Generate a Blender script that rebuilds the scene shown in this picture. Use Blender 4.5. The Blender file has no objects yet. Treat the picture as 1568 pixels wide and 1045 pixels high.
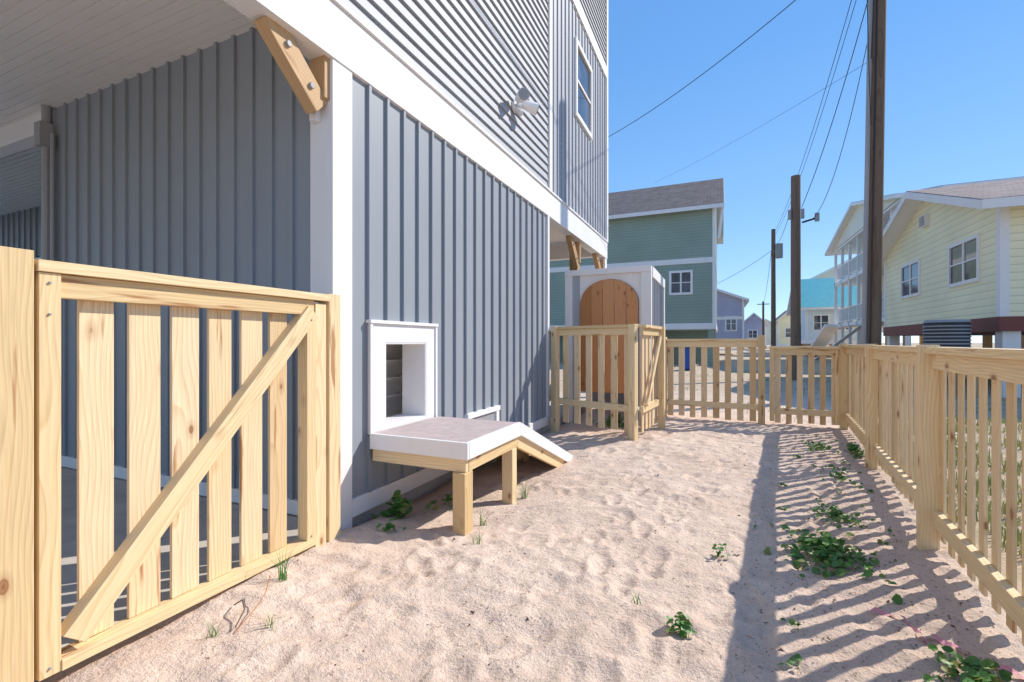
import bpy, math, random
import numpy as np
from mathutils import Vector, Matrix, noise
random.seed(7); np.random.seed(7)
scene=bpy.context.scene
R=math.radians

# ------------------------------------------------------------------ materials
def newmat(name):
    m=bpy.data.materials.new(name); m.use_nodes=True
    nt=m.node_tree; b=nt.nodes['Principled BSDF']
    return m,nt,b
def N(nt,t,**kw):
    n=nt.nodes.new(t)
    for k,v in kw.items():
        if k in n.inputs: n.inputs[k].default_value=v
        else: setattr(n,k,v)
    return n
def ramp(nt,stops):
    r=nt.nodes.new('ShaderNodeValToRGB'); e=r.color_ramp.elements
    while len(e)<len(stops): e.new(0.5)
    for i,(p,c) in enumerate(stops):
        e[i].position=p; e[i].color=(c[0],c[1],c[2],1) if not isinstance(c,(int,float)) else (c,c,c,1)
    return r
def mul(c,f): return tuple(min(1,x*f) for x in c[:3])

def paint(name,col,rough=0.55,var=0.10,scale=3.0,bump=0.15,bscale=120,spec=0.35,streak=True):
    m,nt,b=newmat(name); L=nt.links
    tc=N(nt,'ShaderNodeTexCoord')
    mp=N(nt,'ShaderNodeMapping'); mp.inputs['Scale'].default_value=(1,1,0.35 if streak else 1)
    L.new(tc.outputs['Object'],mp.inputs[0])
    n=N(nt,'ShaderNodeTexNoise'); n.inputs['Scale'].default_value=scale; n.inputs['Detail'].default_value=4; n.inputs['Roughness'].default_value=0.65
    L.new(mp.outputs[0],n.inputs['Vector'])
    r=ramp(nt,[(0.3,mul(col,1-var)),(0.7,mul(col,1+var*0.5))])
    L.new(n.outputs['Fac'],r.inputs[0]); L.new(r.outputs[0],b.inputs['Base Color'])
    if bump>0:
        n2=N(nt,'ShaderNodeTexNoise'); n2.inputs['Scale'].default_value=bscale; n2.inputs['Detail'].default_value=1
        L.new(tc.outputs['Object'],n2.inputs['Vector'])
        bp=N(nt,'ShaderNodeBump'); bp.inputs['Strength'].default_value=bump; bp.inputs['Distance'].default_value=0.004
        L.new(n2.outputs['Fac'],bp.inputs['Height']); L.new(bp.outputs[0],b.inputs['Normal'])
    b.inputs['Roughness'].default_value=rough
    b.inputs['Specular IOR Level'].default_value=spec
    return m

def lapmat(name,col,pitch=0.14,rough=0.6):
    m,nt,b=newmat(name); L=nt.links
    tc=N(nt,'ShaderNodeTexCoord'); sp=N(nt,'ShaderNodeSeparateXYZ'); L.new(tc.outputs['Object'],sp.inputs[0])
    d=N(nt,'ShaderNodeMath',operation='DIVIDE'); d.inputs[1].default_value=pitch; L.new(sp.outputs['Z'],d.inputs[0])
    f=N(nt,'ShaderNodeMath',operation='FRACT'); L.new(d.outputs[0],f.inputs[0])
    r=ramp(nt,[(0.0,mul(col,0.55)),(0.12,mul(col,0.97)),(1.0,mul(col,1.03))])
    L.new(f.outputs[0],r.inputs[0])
    n=N(nt,'ShaderNodeTexNoise'); n.inputs['Scale'].default_value=0.8; n.inputs['Detail'].default_value=4
    L.new(tc.outputs['Object'],n.inputs['Vector'])
    r2=ramp(nt,[(0.3,0.90),(0.7,1.05)]); L.new(n.outputs['Fac'],r2.inputs[0])
    mx=N(nt,'ShaderNodeMix',data_type='RGBA',blend_type='MULTIPLY'); mx.inputs[0].default_value=1
    L.new(r.outputs[0],mx.inputs[6]); L.new(r2.outputs[0],mx.inputs[7]); L.new(mx.outputs[2],b.inputs['Base Color'])
    inv=N(nt,'ShaderNodeMath',operation='SUBTRACT'); inv.inputs[0].default_value=1; L.new(f.outputs[0],inv.inputs[1])
    bp=N(nt,'ShaderNodeBump'); bp.inputs['Strength'].default_value=0.5; bp.inputs['Distance'].default_value=0.02
    L.new(inv.outputs[0],bp.inputs['Height']); L.new(bp.outputs[0],b.inputs['Normal'])
    b.inputs['Roughness'].default_value=rough
    return m

def shingle(name,c1,c2):
    m,nt,b=newmat(name); L=nt.links
    tc=N(nt,'ShaderNodeTexCoord')
    br=N(nt,'ShaderNodeTexBrick'); br.inputs['Scale'].default_value=1.0
    br.inputs['Color1'].default_value=(*c1,1); br.inputs['Color2'].default_value=(*c2,1); br.inputs['Mortar'].default_value=(*mul(c1,0.5),1)
    br.inputs['Brick Width'].default_value=0.33; br.inputs['Row Height'].default_value=0.14; br.inputs['Mortar Size'].default_value=0.012
    L.new(tc.outputs['Object'],br.inputs['Vector'])
    n=N(nt,'ShaderNodeTexNoise'); n.inputs['Scale'].default_value=2.5; n.inputs['Detail'].default_value=6
    L.new(tc.outputs['Object'],n.inputs['Vector'])
    r2=ramp(nt,[(0.3,0.75),(0.7,1.15)]); L.new(n.outputs['Fac'],r2.inputs[0])
    mx=N(nt,'ShaderNodeMix',data_type='RGBA',blend_type='MULTIPLY'); mx.inputs[0].default_value=1
    L.new(br.outputs[0],mx.inputs[6]); L.new(r2.outputs[0],mx.inputs[7]); L.new(mx.outputs[2],b.inputs['Base Color'])
    b.inputs['Roughness'].default_value=0.95
    return m

def woodmat(name,light,dark,knot=(0.27,0.10,0.035),kn=True,tone=0.2,ringscale=24,rough=0.62):
    m,nt,b=newmat(name); L=nt.links
    a=N(nt,'ShaderNodeAttribute',attribute_name='bc'); rn=N(nt,'ShaderNodeAttribute',attribute_name='rnd')
    off=N(nt,'ShaderNodeVectorMath',operation='SCALE'); off.inputs[0].default_value=(37.1,0.16,0.11); L.new(rn.outputs['Fac'],off.inputs['Scale'])
    ad=N(nt,'ShaderNodeVectorMath',operation='ADD'); L.new(a.outputs['Vector'],ad.inputs[0]); L.new(off.outputs[0],ad.inputs[1])
    mp=N(nt,'ShaderNodeMapping'); mp.inputs['Scale'].default_value=(0.09,1,1); mp.inputs['Location'].default_value=(0,0.02,0.035)
    L.new(ad.outputs[0],mp.inputs[0])
    mpn=N(nt,'ShaderNodeMapping'); mpn.inputs['Scale'].default_value=(1.5,5,5); L.new(ad.outputs[0],mpn.inputs[0])
    nz=N(nt,'ShaderNodeTexNoise'); nz.inputs['Scale'].default_value=1.0; nz.inputs['Detail'].default_value=1; L.new(mpn.outputs[0],nz.inputs['Vector'])
    sb=N(nt,'ShaderNodeVectorMath',operation='SUBTRACT'); sb.inputs[1].default_value=(0.5,0.5,0.5); L.new(nz.outputs['Color'],sb.inputs[0])
    sc=N(nt,'ShaderNodeVectorMath',operation='SCALE'); sc.inputs['Scale'].default_value=0.085; L.new(sb.outputs[0],sc.inputs[0])
    ad2=N(nt,'ShaderNodeVectorMath',operation='ADD'); L.new(mp.outputs[0],ad2.inputs[0]); L.new(sc.outputs[0],ad2.inputs[1])
    w=N(nt,'ShaderNodeTexWave',wave_type='RINGS',rings_direction='X',wave_profile='SAW'); w.inputs['Scale'].default_value=ringscale
    w.inputs['Distortion'].default_value=0.0
    L.new(ad2.outputs[0],w.inputs['Vector'])
    mid=tuple(l*0.84+d*0.16 for l,d in zip(light,dark)); dd=tuple(l*0.5+d*0.5 for l,d in zip(light,dark))
    r=ramp(nt,[(0.0,light),(0.6,mid),(0.9,dd),(1.0,light)])
    L.new(w.outputs['Fac'],r.inputs[0])
    mf=N(nt,'ShaderNodeMapping'); mf.inputs['Scale'].default_value=(5,160,160); L.new(ad.outputs[0],mf.inputs[0])
    nf=N(nt,'ShaderNodeTexNoise'); nf.inputs['Scale'].default_value=1; nf.inputs['Detail'].default_value=2; L.new(mf.outputs[0],nf.inputs['Vector'])
    rf=ramp(nt,[(0.3,0.88),(0.7,1.06)]); L.new(nf.outputs['Fac'],rf.inputs[0])
    m1=N(nt,'ShaderNodeMix',data_type='RGBA',blend_type='MULTIPLY'); m1.inputs[0].default_value=1
    L.new(r.outputs[0],m1.inputs[6]); L.new(rf.outputs[0],m1.inputs[7])
    rt=ramp(nt,[(0.0,(1-tone,1-tone*1.2,1-tone*1.5)),(0.5,(1,1,1)),(1.0,(1.03,1.07,1.15))])
    fr=N(nt,'ShaderNodeMath',operation='FRACT'); ml=N(nt,'ShaderNodeMath',operation='MULTIPLY'); ml.inputs[1].default_value=7.13
    L.new(rn.outputs['Fac'],ml.inputs[0]); L.new(ml.outputs[0],fr.inputs[0]); L.new(fr.outputs[0],rt.inputs[0])
    m2=N(nt,'ShaderNodeMix',data_type='RGBA',blend_type='MULTIPLY'); m2.inputs[0].default_value=1
    L.new(m1.outputs[2],m2.inputs[6]); L.new(rt.outputs[0],m2.inputs[7])
    outc=m2.outputs[2]
    if kn:
        mk=N(nt,'ShaderNodeMapping'); mk.inputs['Scale'].default_value=(4.0,8,8); L.new(ad.outputs[0],mk.inputs[0])
        v=N(nt,'ShaderNodeTexVoronoi',feature='F1'); v.inputs['Scale'].default_value=1.0; v.inputs['Randomness'].default_value=1; L.new(mk.outputs[0],v.inputs['Vector'])
        rk=ramp(nt,[(0.0,1.0),(0.06,0.75),(0.09,0.9),(0.12,0.3),(0.24,0.0)]); L.new(v.outputs['Distance'],rk.inputs[0])
        sp=N(nt,'ShaderNodeSeparateColor'); L.new(v.outputs['Color'],sp.inputs[0])
        gt=N(nt,'ShaderNodeMath',operation='GREATER_THAN'); gt.inputs[1].default_value=0.3; L.new(sp.outputs[0],gt.inputs[0])
        mm=N(nt,'ShaderNodeMath',operation='MULTIPLY'); L.new(rk.outputs[0],mm.inputs[0]); L.new(gt.outputs[0],mm.inputs[1])
        m3=N(nt,'ShaderNodeMix',data_type='RGBA'); L.new(mm.outputs[0],m3.inputs[0]); L.new(outc,m3.inputs[6]); m3.inputs[7].default_value=(*knot,1)
        outc=m3.outputs[2]
        mw=N(nt,'ShaderNodeMapping'); mw.inputs['Scale'].default_value=(1.3,15,15); L.new(ad.outputs[0],mw.inputs[0])
        nw=N(nt,'ShaderNodeTexNoise'); nw.inputs['Scale'].default_value=1; nw.inputs['Detail'].default_value=3; nw.inputs['Roughness'].default_value=0.6; L.new(mw.outputs[0],nw.inputs['Vector'])
        rw=ramp(nt,[(0.64,0.0),(0.70,0.75)]); L.new(nw.outputs['Fac'],rw.inputs[0])
        m4=N(nt,'ShaderNodeMix',data_type='RGBA'); L.new(rw.outputs[0],m4.inputs[0]); L.new(outc,m4.inputs[6]); m4.inputs[7].default_value=(0.36,0.14,0.045,1)
        outc=m4.outputs[2]
    L.new(outc,b.inputs['Base Color'])
    bp=N(nt,'ShaderNodeBump'); bp.inputs['Strength'].default_value=0.25; bp.inputs['Distance'].default_value=0.002
    L.new(nf.outputs['Fac'],bp.inputs['Height']); L.new(bp.outputs[0],b.inputs['Normal'])
    b.inputs['Roughness'].default_value=rough; b.inputs['Specular IOR Level'].default_value=0.3
    return m

def leafmat(name,c1,c2):
    m,nt,b=newmat(name); L=nt.links
    rn=N(nt,'ShaderNodeAttribute',attribute_name='rnd')
    r=ramp(nt,[(0.0,c1),(0.8,c2),(1.0,(0.28,0.26,0.06))]); L.new(rn.outputs['Fac'],r.inputs[0]); L.new(r.outputs[0],b.inputs['Base Color'])
    b.inputs['Roughness'].default_value=0.45
    tr=N(nt,'ShaderNodeBsdfTranslucent'); L.new(r.outputs[0],tr.inputs[0])
    mx=N(nt,'ShaderNodeMixShader'); mx.inputs[0].default_value=0.25
    L.new(b.outputs[0],mx.inputs[1]); L.new(tr.outputs[0],mx.inputs[2])
    L.new(mx.outputs[0],nt.nodes['Material Output'].inputs[0])
    return m

PINE=woodmat('pine_lumber',(0.85,0.65,0.37),(0.62,0.37,0.15))
PINE2=woodmat('pine_picket',(0.85,0.64,0.38),(0.60,0.36,0.16),tone=0.24)
CEDAR=woodmat('cedar_boards',(0.66,0.31,0.13),(0.48,0.18,0.07),tone=0.25)
POSTW=woodmat('treated_timber',(0.62,0.40,0.21),(0.42,0.24,0.11))
POLE=woodmat('pole_wood',(0.22,0.155,0.11),(0.09,0.06,0.045),kn=False,ringscale=8,rough=0.9)
WHITE=paint('white_trim',(0.85,0.82,0.80),0.5,0.05,bump=0.35,bscale=60)
WHITEC=paint('white_ceiling',(0.95,0.89,0.83),0.5,0.03,bump=0)
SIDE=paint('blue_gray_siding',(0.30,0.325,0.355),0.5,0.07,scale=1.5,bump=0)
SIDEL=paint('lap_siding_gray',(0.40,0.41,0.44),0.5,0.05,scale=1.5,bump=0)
DARKG=paint('dark_gray',(0.05,0.05,0.055),0.6)
GRAYM=paint('gray_metal',(0.34,0.34,0.35),0.45)
DECK=paint('composite_decking',(0.50,0.41,0.39),0.7,0.15,scale=14,streak=False)
CONC=paint('concrete',(0.58,0.52,0.46),0.85,0.2,scale=2.2,streak=False)
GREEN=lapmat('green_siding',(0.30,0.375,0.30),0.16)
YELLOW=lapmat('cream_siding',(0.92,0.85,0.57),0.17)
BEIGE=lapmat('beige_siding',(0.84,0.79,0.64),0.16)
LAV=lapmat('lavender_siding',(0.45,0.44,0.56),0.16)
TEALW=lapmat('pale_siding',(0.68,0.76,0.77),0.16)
REDB=paint('red_brown_trim',(0.22,0.07,0.055),0.6)
SHB=shingle('brown_shingles',(0.27,0.20,0.18),(0.36,0.275,0.25))
SHG=shingle('dark_shingles',(0.17,0.13,0.12),(0.22,0.18,0.165))
TEALR=paint('teal_metal_roof',(0.14,0.50,0.52),0.4)
def glassmat():
    m,nt,b=newmat('window_glass'); L=nt.links
    tc=N(nt,'ShaderNodeTexCoord'); n=N(nt,'ShaderNodeTexNoise'); n.inputs['Scale'].default_value=1.3; L.new(tc.outputs['Object'],n.inputs['Vector'])
    r=ramp(nt,[(0.35,(0.03,0.035,0.045)),(0.65,(0.12,0.13,0.15))]); L.new(n.outputs['Fac'],r.inputs[0]); L.new(r.outputs[0],b.inputs['Base Color'])
    b.inputs['Roughness'].default_value=0.04; b.inputs['Specular IOR Level'].default_value=0.8
    return m
GLASS=glassmat()
BLACK=paint('black_cable',(0.03,0.03,0.035),0.5,bump=0)
GREENP=leafmat('weed_leaves',(0.06,0.17,0.03),(0.15,0.32,0.07))
GRASSM=leafmat('grass_blades',(0.14,0.20,0.05),(0.36,0.36,0.13))
BLUE=paint('blue_plastic',(0.02,0.10,0.40),0.4)
PINK=paint('pink_ribbon',(0.70,0.30,0.36),0.6)
DEBM=leafmat('soil_crumbs',(0.13,0.08,0.06),(0.30,0.20,0.14))

def sandmat():
    m,nt,b=newmat('sand'); L=nt.links
    tc=N(nt,'ShaderNodeTexCoord')
    def noi(s,d=3,ro=0.6):
        n=N(nt,'ShaderNodeTexNoise'); n.inputs['Scale'].default_value=s; n.inputs['Detail'].default_value=d; n.inputs['Roughness'].default_value=ro
        L.new(tc.outputs['Object'],n.inputs['Vector']); return n
    n1=noi(1.1,3); n2=noi(9,5,0.7); n3=noi(170,2); n4=noi(40,4,0.75)
    r1=ramp(nt,[(0.3,(0.70,0.53,0.415)),(0.7,(0.83,0.66,0.535))]); L.new(n1.outputs['Fac'],r1.inputs[0])
    r2=ramp(nt,[(0.25,0.78),(0.6,1.05)]); L.new(n2.outputs['Fac'],r2.inputs[0])
    mx=N(nt,'ShaderNodeMix',data_type='RGBA',blend_type='MULTIPLY'); mx.inputs[0].default_value=1; L.new(r1.outputs[0],mx.inputs[6]); L.new(r2.outputs[0],mx.inputs[7])
    r3=ramp(nt,[(0.25,0.74),(0.6,1.08)]); L.new(n3.outputs['Fac'],r3.inputs[0])
    mx2=N(nt,'ShaderNodeMix',data_type='RGBA',blend_type='MULTIPLY'); mx2.inputs[0].default_value=1; L.new(mx.outputs[2],mx2.inputs[6]); L.new(r3.outputs[0],mx2.inputs[7])
    r4=ramp(nt,[(0.58,0.0),(0.64,0.85)]); L.new(n4.outputs['Fac'],r4.inputs[0])
    r5=ramp(nt,[(0.42,0.0),(0.60,1.0)]); n5=noi(1.9,4); L.new(n5.outputs['Fac'],r5.inputs[0])
    at=N(nt,'ShaderNodeAttribute',attribute_name='dirt')
    amax=N(nt,'ShaderNodeMath',operation='MAXIMUM'); L.new(r5.outputs[0],amax.inputs[0]); L.new(at.outputs['Fac'],amax.inputs[1])
    mm=N(nt,'ShaderNodeMath',operation='MULTIPLY'); L.new(r4.outputs[0],mm.inputs[0]); L.new(amax.outputs[0],mm.inputs[1])
    mx3=N(nt,'ShaderNodeMix',data_type='RGBA'); L.new(mm.outputs[0],mx3.inputs[0]); L.new(mx2.outputs[2],mx3.inputs[6]); mx3.inputs[7].default_value=(0.26,0.165,0.125,1)
    nd=N(nt,'ShaderNodeMath',operation='MULTIPLY'); L.new(at.outputs['Fac'],nd.inputs[0]); 
    rd=ramp(nt,[(0.35,0.0),(0.65,0.5)]); L.new(n2.outputs['Fac'],rd.inputs[0]); L.new(rd.outputs[0],nd.inputs[1])
    mx4=N(nt,'ShaderNodeMix',data_type='RGBA'); L.new(nd.outputs[0],mx4.inputs[0]); L.new(mx3.outputs[2],mx4.inputs[6]); mx4.inputs[7].default_value=(0.50,0.36,0.28,1)
    ag=N(nt,'ShaderNodeAttribute',attribute_name='grassy')
    rg=ramp(nt,[(0.3,(0.26,0.25,0.11)),(0.42,(0.46,0.38,0.24)),(0.6,(0.64,0.48,0.35))]); n6=noi(2.2,6,0.7); L.new(n6.outputs['Fac'],rg.inputs[0])
    mx5=N(nt,'ShaderNodeMix',data_type='RGBA'); L.new(ag.outputs['Fac'],mx5.inputs[0]); L.new(mx4.outputs[2],mx5.inputs[6]); L.new(rg.outputs[0],mx5.inputs[7])
    L.new(mx5.outputs[2],b.inputs['Base Color'])
    b1=N(nt,'ShaderNodeBump'); b1.inputs['Strength'].default_value=0.9; b1.inputs['Distance'].default_value=0.018; L.new(n4.outputs['Fac'],b1.inputs['Height'])
    L.new(b1.outputs[0],b.inputs['Normal'])
    b.inputs['Roughness'].default_value=0.95; b.inputs['Specular IOR Level'].default_value=0.15
    return m
SAND=sandmat()

# ------------------------------------------------------------------ mesh builder
def smooth(a,b,x):
    t=max(0.0,min(1.0,(x-a)/(b-a))); return t*t*(3-2*t)
class MB:
    def __init__(s): s.v=[];s.f=[];s.m=[];s.bc=[];s.r=[];s.mats=[]
    def mi(s,mat):
        if mat not in s.mats: s.mats.append(mat)
        return s.mats.index(mat)
    def add(s,vs,fs,mat,bc=None,rnd=None):
        o=len(s.v); k=s.mi(mat); rnd=random.random() if rnd is None else rnd
        s.v+= [tuple(v) for v in vs]
        s.bc+= [tuple(b) for b in (bc if bc else vs)]
        s.r+=[rnd]*len(vs)
        for f in fs: s.f.append([i+o for i in f]); s.m.append(k)
    def frame(s,c,ax,ay,az,sx,sy,sz,mat,rnd=None):
        vs=[];bc=[]
        for i in (-1,1):
            for j in (-1,1):
                for k in (-1,1):
                    vs.append(Vector(c)+ax*(i*sx/2)+ay*(j*sy/2)+az*(k*sz/2))
                    l=[(sx,i*sx/2),(sy,j*sy/2),(sz,k*sz/2)]
                    l.sort(key=lambda t:-t[0]); bc.append((l[0][1],l[1][1],l[2][1]))
        fs=[(0,1,3,2),(4,6,7,5),(0,4,5,1),(2,3,7,6),(0,2,6,4),(1,5,7,3)]
        s.add(vs,fs,mat,bc,rnd)
    def bb(s,x0,x1,y0,y1,z0,z1,mat,rnd=None):
        s.frame(((x0+x1)/2,(y0+y1)/2,(z0+z1)/2),Vector((1,0,0)),Vector((0,1,0)),Vector((0,0,1)),abs(x1-x0),abs(y1-y0),abs(z1-z0),mat,rnd)
    def beam(s,p0,p1,w,t,side,mat,rnd=None):
        p0=Vector(p0);p1=Vector(p1);a=(p1-p0);L=a.length;a.normalize()
        sd=Vector(side);sd=(sd-a*sd.dot(a)).normalized();up=a.cross(sd)
        s.frame((p0+p1)/2,a,sd,up,L,w,t,mat,rnd)
    def cyl(s,p0,p1,r0,r1,mat,n=12,rnd=None,cap=True):
        p0=Vector(p0);p1=Vector(p1);a=(p1-p0);L=a.length;a.normalize()
        x=a.orthogonal().normalized();y=a.cross(x);vs=[];bc=[]
        for i in range(n):
            t=2*math.pi*i/n;d=x*math.cos(t)+y*math.sin(t)
            vs+=[p0+d*r0,p1+d*r1];bc+=[(0,r0*math.cos(t),r0*math.sin(t)),(L,r1*math.cos(t),r1*math.sin(t))]
        fs=[(2*i,2*((i+1)%n),2*((i+1)%n)+1,2*i+1) for i in range(n)]
        if cap: fs+=[tuple(2*i for i in range(n))[::-1],tuple(2*i+1 for i in range(n))]
        s.add(vs,fs,mat,bc,rnd)
    def poly(s,pts,mat,rnd=None): s.add(pts,[tuple(range(len(pts)))],mat,None,rnd)
    def prism(s,pts,ext,mat,rnd=None,bc=None):
        n=len(pts);e=Vector(ext);vs=[Vector(p) for p in pts]+[Vector(p)+e for p in pts]
        fs=[tuple(range(n))[::-1],tuple(range(n,2*n))]+[(i,(i+1)%n,n+(i+1)%n,n+i) for i in range(n)]
        s.add(vs,fs,mat,bc,rnd)
    def obj(s,name,parent=None,bevel=0,smoothsh=False):
        me=bpy.data.meshes.new(name); me.from_pydata(s.v,[],s.f)
        for m in s.mats: me.materials.append(m)
        me.polygons.foreach_set('material_index',s.m)
        if smoothsh: me.polygons.foreach_set('use_smooth',[True]*len(s.f))
        a=me.attributes.new('bc','FLOAT_VECTOR','POINT'); a.data.foreach_set('vector',[c for b in s.bc for c in b])
        a=me.attributes.new('rnd','FLOAT','POINT'); a.data.foreach_set('value',s.r)
        me.update()
        import bmesh
        bm=bmesh.new(); bm.from_mesh(me); bmesh.ops.recalc_face_normals(bm,faces=bm.faces); bm.to_mesh(me); bm.free()
        o=bpy.data.objects.new(name,me); scene.collection.objects.link(o)
        if parent: o.parent=parent
        if bevel:
            b=o.modifiers.new('bevel','BEVEL'); b.width=bevel; b.segments=2; b.limit_method='ANGLE'; b.angle_limit=R(40)
        return o
def empty(name):
    o=bpy.data.objects.new(name,None); scene.collection.objects.link(o); return o
VX,VY,VZ=Vector((1,0,0)),Vector((0,1,0)),Vector((0,0,1))

# ------------------------------------------------------------------ ground
FX=lambda y: 0.79+0.103*y           # right fence line
def axis(lo,hi,step,far_lo,far_hi):
    d=list(np.arange(lo,hi+1e-6,step)); s=step;v=hi;up=[]
    while v<far_hi: s*=1.18;v+=s;up.append(v)
    s=step;v=lo;dn=[]
    while v>far_lo: s*=1.18;v-=s;dn.append(v)
    return np.array(dn[::-1]+d+up)
xs=axis(-2.6,1.9,0.014,-3000,3000); ys=axis(0.8,8.2,0.017,-3000,3000)
X,Y=np.meshgrid(xs,ys,indexing='ij'); Z=np.zeros_like(X)
def sst(a,b,x): 
    t=np.clip((x-a)/(b-a),0,1); return t*t*(3-2*t)
near=sst(-8,-2.5,X)*(1-sst(3,8,X))*sst(-4,0,Y)*(1-sst(9,14,Y))
Z+= -0.07*(1-sst(-1.7,-0.7,X))*sst(2.2,3.0,Y)*(1-sst(9,12,Y))
Z+= -0.12*(1-sst(-2.6,-2.15,X))*(1-sst(14,18,Y))
for i in range(X.shape[0]):
    for j in range(X.shape[1]):
        if near[i,j]>0.01:
            x,y=X[i,j],Y[i,j]
            w1=noise.noise((x*2.0,y*2.0,11))*.35
            k=max(0,min(1,.5+1.6*noise.noise((x*.8+3,y*.8,21))))      # trampled / calm patches
            n=0.030*noise.noise((x*0.9,y*0.9,3.1))+0.022*noise.noise((x*2.6+5,y*3.1,7.7))+(.006+.018*k)*(.5-abs(noise.noise((x*3.6+w1,y*6.5+w1,1.2))))+(.004+.010*k)*noise.noise((x*9,y*11,5.2))+0.004*noise.noise((x*24,y*28,2.2))
            Z[i,j]+=near[i,j]*(n-0.010)
rs=np.random.RandomState(4)
def dent(cx,cy,a,l,w,dp):
    i0,i1=np.searchsorted(xs,[cx-.4,cx+.4]);j0,j1=np.searchsorted(ys,[cy-.4,cy+.4])
    dx=X[i0:i1,j0:j1]-cx;dy=Y[i0:i1,j0:j1]-cy
    u=(dx*math.cos(a)+dy*math.sin(a))/w;v=(-dx*math.sin(a)+dy*math.cos(a))/l
    r2=u*u+v*v
    Z[i0:i1,j0:j1]+= -dp*np.exp(-r2**1.8)+0.45*dp*np.exp(-((np.sqrt(r2)-1.45)**2)/0.10)
for k in range(380):
    cx=rs.uniform(-1.8,1.3);cy=.95+7*rs.rand()**1.4;a=rs.uniform(-0.6,0.6)+ (math.pi/2 if rs.rand()<0.3 else 0);l=rs.uniform(.03,.10);w=l*rs.uniform(.4,.8)
    dent(cx,cy,a,l,w,l*rs.uniform(.08,.17))
# walking tracks: heel and ball of the foot
for (x,y,a,n) in ((-1.7,1.2,-.35,9),(-.9,1.1,.1,10),(-1.2,1.9,-.75,6),(-.3,1.3,-.1,11),(-.6,3.2,.35,8),(.1,2.0,.2,9)):
    for s in range(n):
        a+=rs.uniform(-.12,.12); x+=.36*math.sin(a+.0); y+=.36*math.cos(a); sd_=.07*(1 if s%2 else -1)
        px,py=x+sd_*math.cos(a),y-sd_*math.sin(a); th=-a+rs.uniform(-.2,.2)
        if not(-1.75<px<FX(py)-.1 and py<7.4): continue
        dent(px,py,th,.085,.05,.016); dent(px-.11*math.sin(-th),py-.11*math.cos(th),th,.045,.038,.018)
for (x0,y0,a,L_) in ((-1.3,1.35,.5,.5),(-1.05,1.3,1.2,.45),(-.95,1.25,1.0,.5),(-1.75,1.6,.2,.35),(-.75,1.5,1.7,.3)):
    x,y=x0,y0
    for s in range(int(L_/.02)):
        a+=rs.uniform(-.35,.35); x+=.02*math.cos(a);y+=.02*math.sin(a)
        i0,i1=np.searchsorted(xs,[x-.05,x+.05]);j0,j1=np.searchsorted(ys,[y-.05,y+.05])
        r2=(X[i0:i1,j0:j1]-x)**2+(Y[i0:i1,j0:j1]-y)**2
        Z[i0:i1,j0:j1]-=.007*np.exp(-r2/.00025)
def gz(x,y):
    i=min(max(np.searchsorted(xs,x),1),len(xs)-1);j=min(max(np.searchsorted(ys,y),1),len(ys)-1)
    return float(Z[i,j])
nx,ny=X.shape
idx=np.arange(nx*ny).reshape(nx,ny)
faces=np.stack([idx[:-1,:-1],idx[1:,:-1],idx[1:,1:],idx[:-1,1:]],-1).reshape(-1,4)
me=bpy.data.meshes.new('ground')
me.from_pydata(np.stack([X,Y,Z],-1).reshape(-1,3).tolist(),[],faces.tolist())
FXa=0.79+0.103*Y
dirt=sst(-0.95,-0.55,X-FXa)*(1-sst(-.1,.1,X-FXa))*(1-sst(7.7,8.0,Y))+0.8*(1-sst(-2.3,-1.9,X))*sst(2,2.6,Y)
grassy=np.maximum(sst(-0.05,0.2,X-FXa),0.75*sst(9.5,14,Y)); grassy=np.maximum(grassy,1-sst(-20,-13,X))
for nm,arr in (('dirt',np.clip(dirt,0,1)),('grassy',np.clip(grassy,0,1))):
    a=me.attributes.new(nm,'FLOAT','POINT'); a.data.foreach_set('value',arr.reshape(-1).astype(np.float32))
me.materials.append(SAND); me.polygons.foreach_set('use_smooth',[True]*len(me.polygons)); me.update()
g=bpy.data.objects.new('sand_ground',me); scene.collection.objects.link(g)

# ------------------------------------------------------------------ beach house
H=empty('beach_house')
XW=-2.32
def ribs_y(mb,x,y0,y1,z0,z1,mat,pitch=0.2,cut=None,start=None):
    y=start if start is not None else y0
    while y<y1-0.01:
        if y>y0:
            segs=[(z0,z1)]
            if cut:
                for (cy0,cy1,cz0,cz1) in cut:
                    if cy0-0.02<y<cy1+0.02:
                        ns=[]
                        for a,b in segs:
                            if cz0>a: ns.append((a,min(b,cz0)))
                            if cz1<b: ns.append((max(a,cz1),b))
                        segs=[q for q in ns if q[1]>q[0]]
            for a,b in segs: mb.bb(x-0.01,x+0.024,y-0.013,y+0.013,a,b,mat,0.5)
        y+=pitch
w=MB()
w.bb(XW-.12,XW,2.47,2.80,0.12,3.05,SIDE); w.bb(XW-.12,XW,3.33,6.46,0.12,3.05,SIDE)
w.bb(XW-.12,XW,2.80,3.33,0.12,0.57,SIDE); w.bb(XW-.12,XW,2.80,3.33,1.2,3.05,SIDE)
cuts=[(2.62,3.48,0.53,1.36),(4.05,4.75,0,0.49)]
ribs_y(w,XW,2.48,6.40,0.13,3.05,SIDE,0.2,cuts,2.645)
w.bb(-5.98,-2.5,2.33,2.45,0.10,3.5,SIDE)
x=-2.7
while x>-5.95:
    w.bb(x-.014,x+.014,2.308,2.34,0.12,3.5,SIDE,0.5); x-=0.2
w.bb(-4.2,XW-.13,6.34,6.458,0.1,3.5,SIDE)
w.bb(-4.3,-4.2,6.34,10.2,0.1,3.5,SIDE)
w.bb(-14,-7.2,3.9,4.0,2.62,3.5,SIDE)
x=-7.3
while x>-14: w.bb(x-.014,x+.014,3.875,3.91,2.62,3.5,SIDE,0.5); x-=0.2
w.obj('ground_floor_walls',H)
t=MB()
t.bb(XW-.02,XW+.02,2.47,6.46,0.0,0.125,WHITE)
t.bb(-5.98,-2.5,2.305,2.335,0.02,0.12,WHITE)
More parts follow.
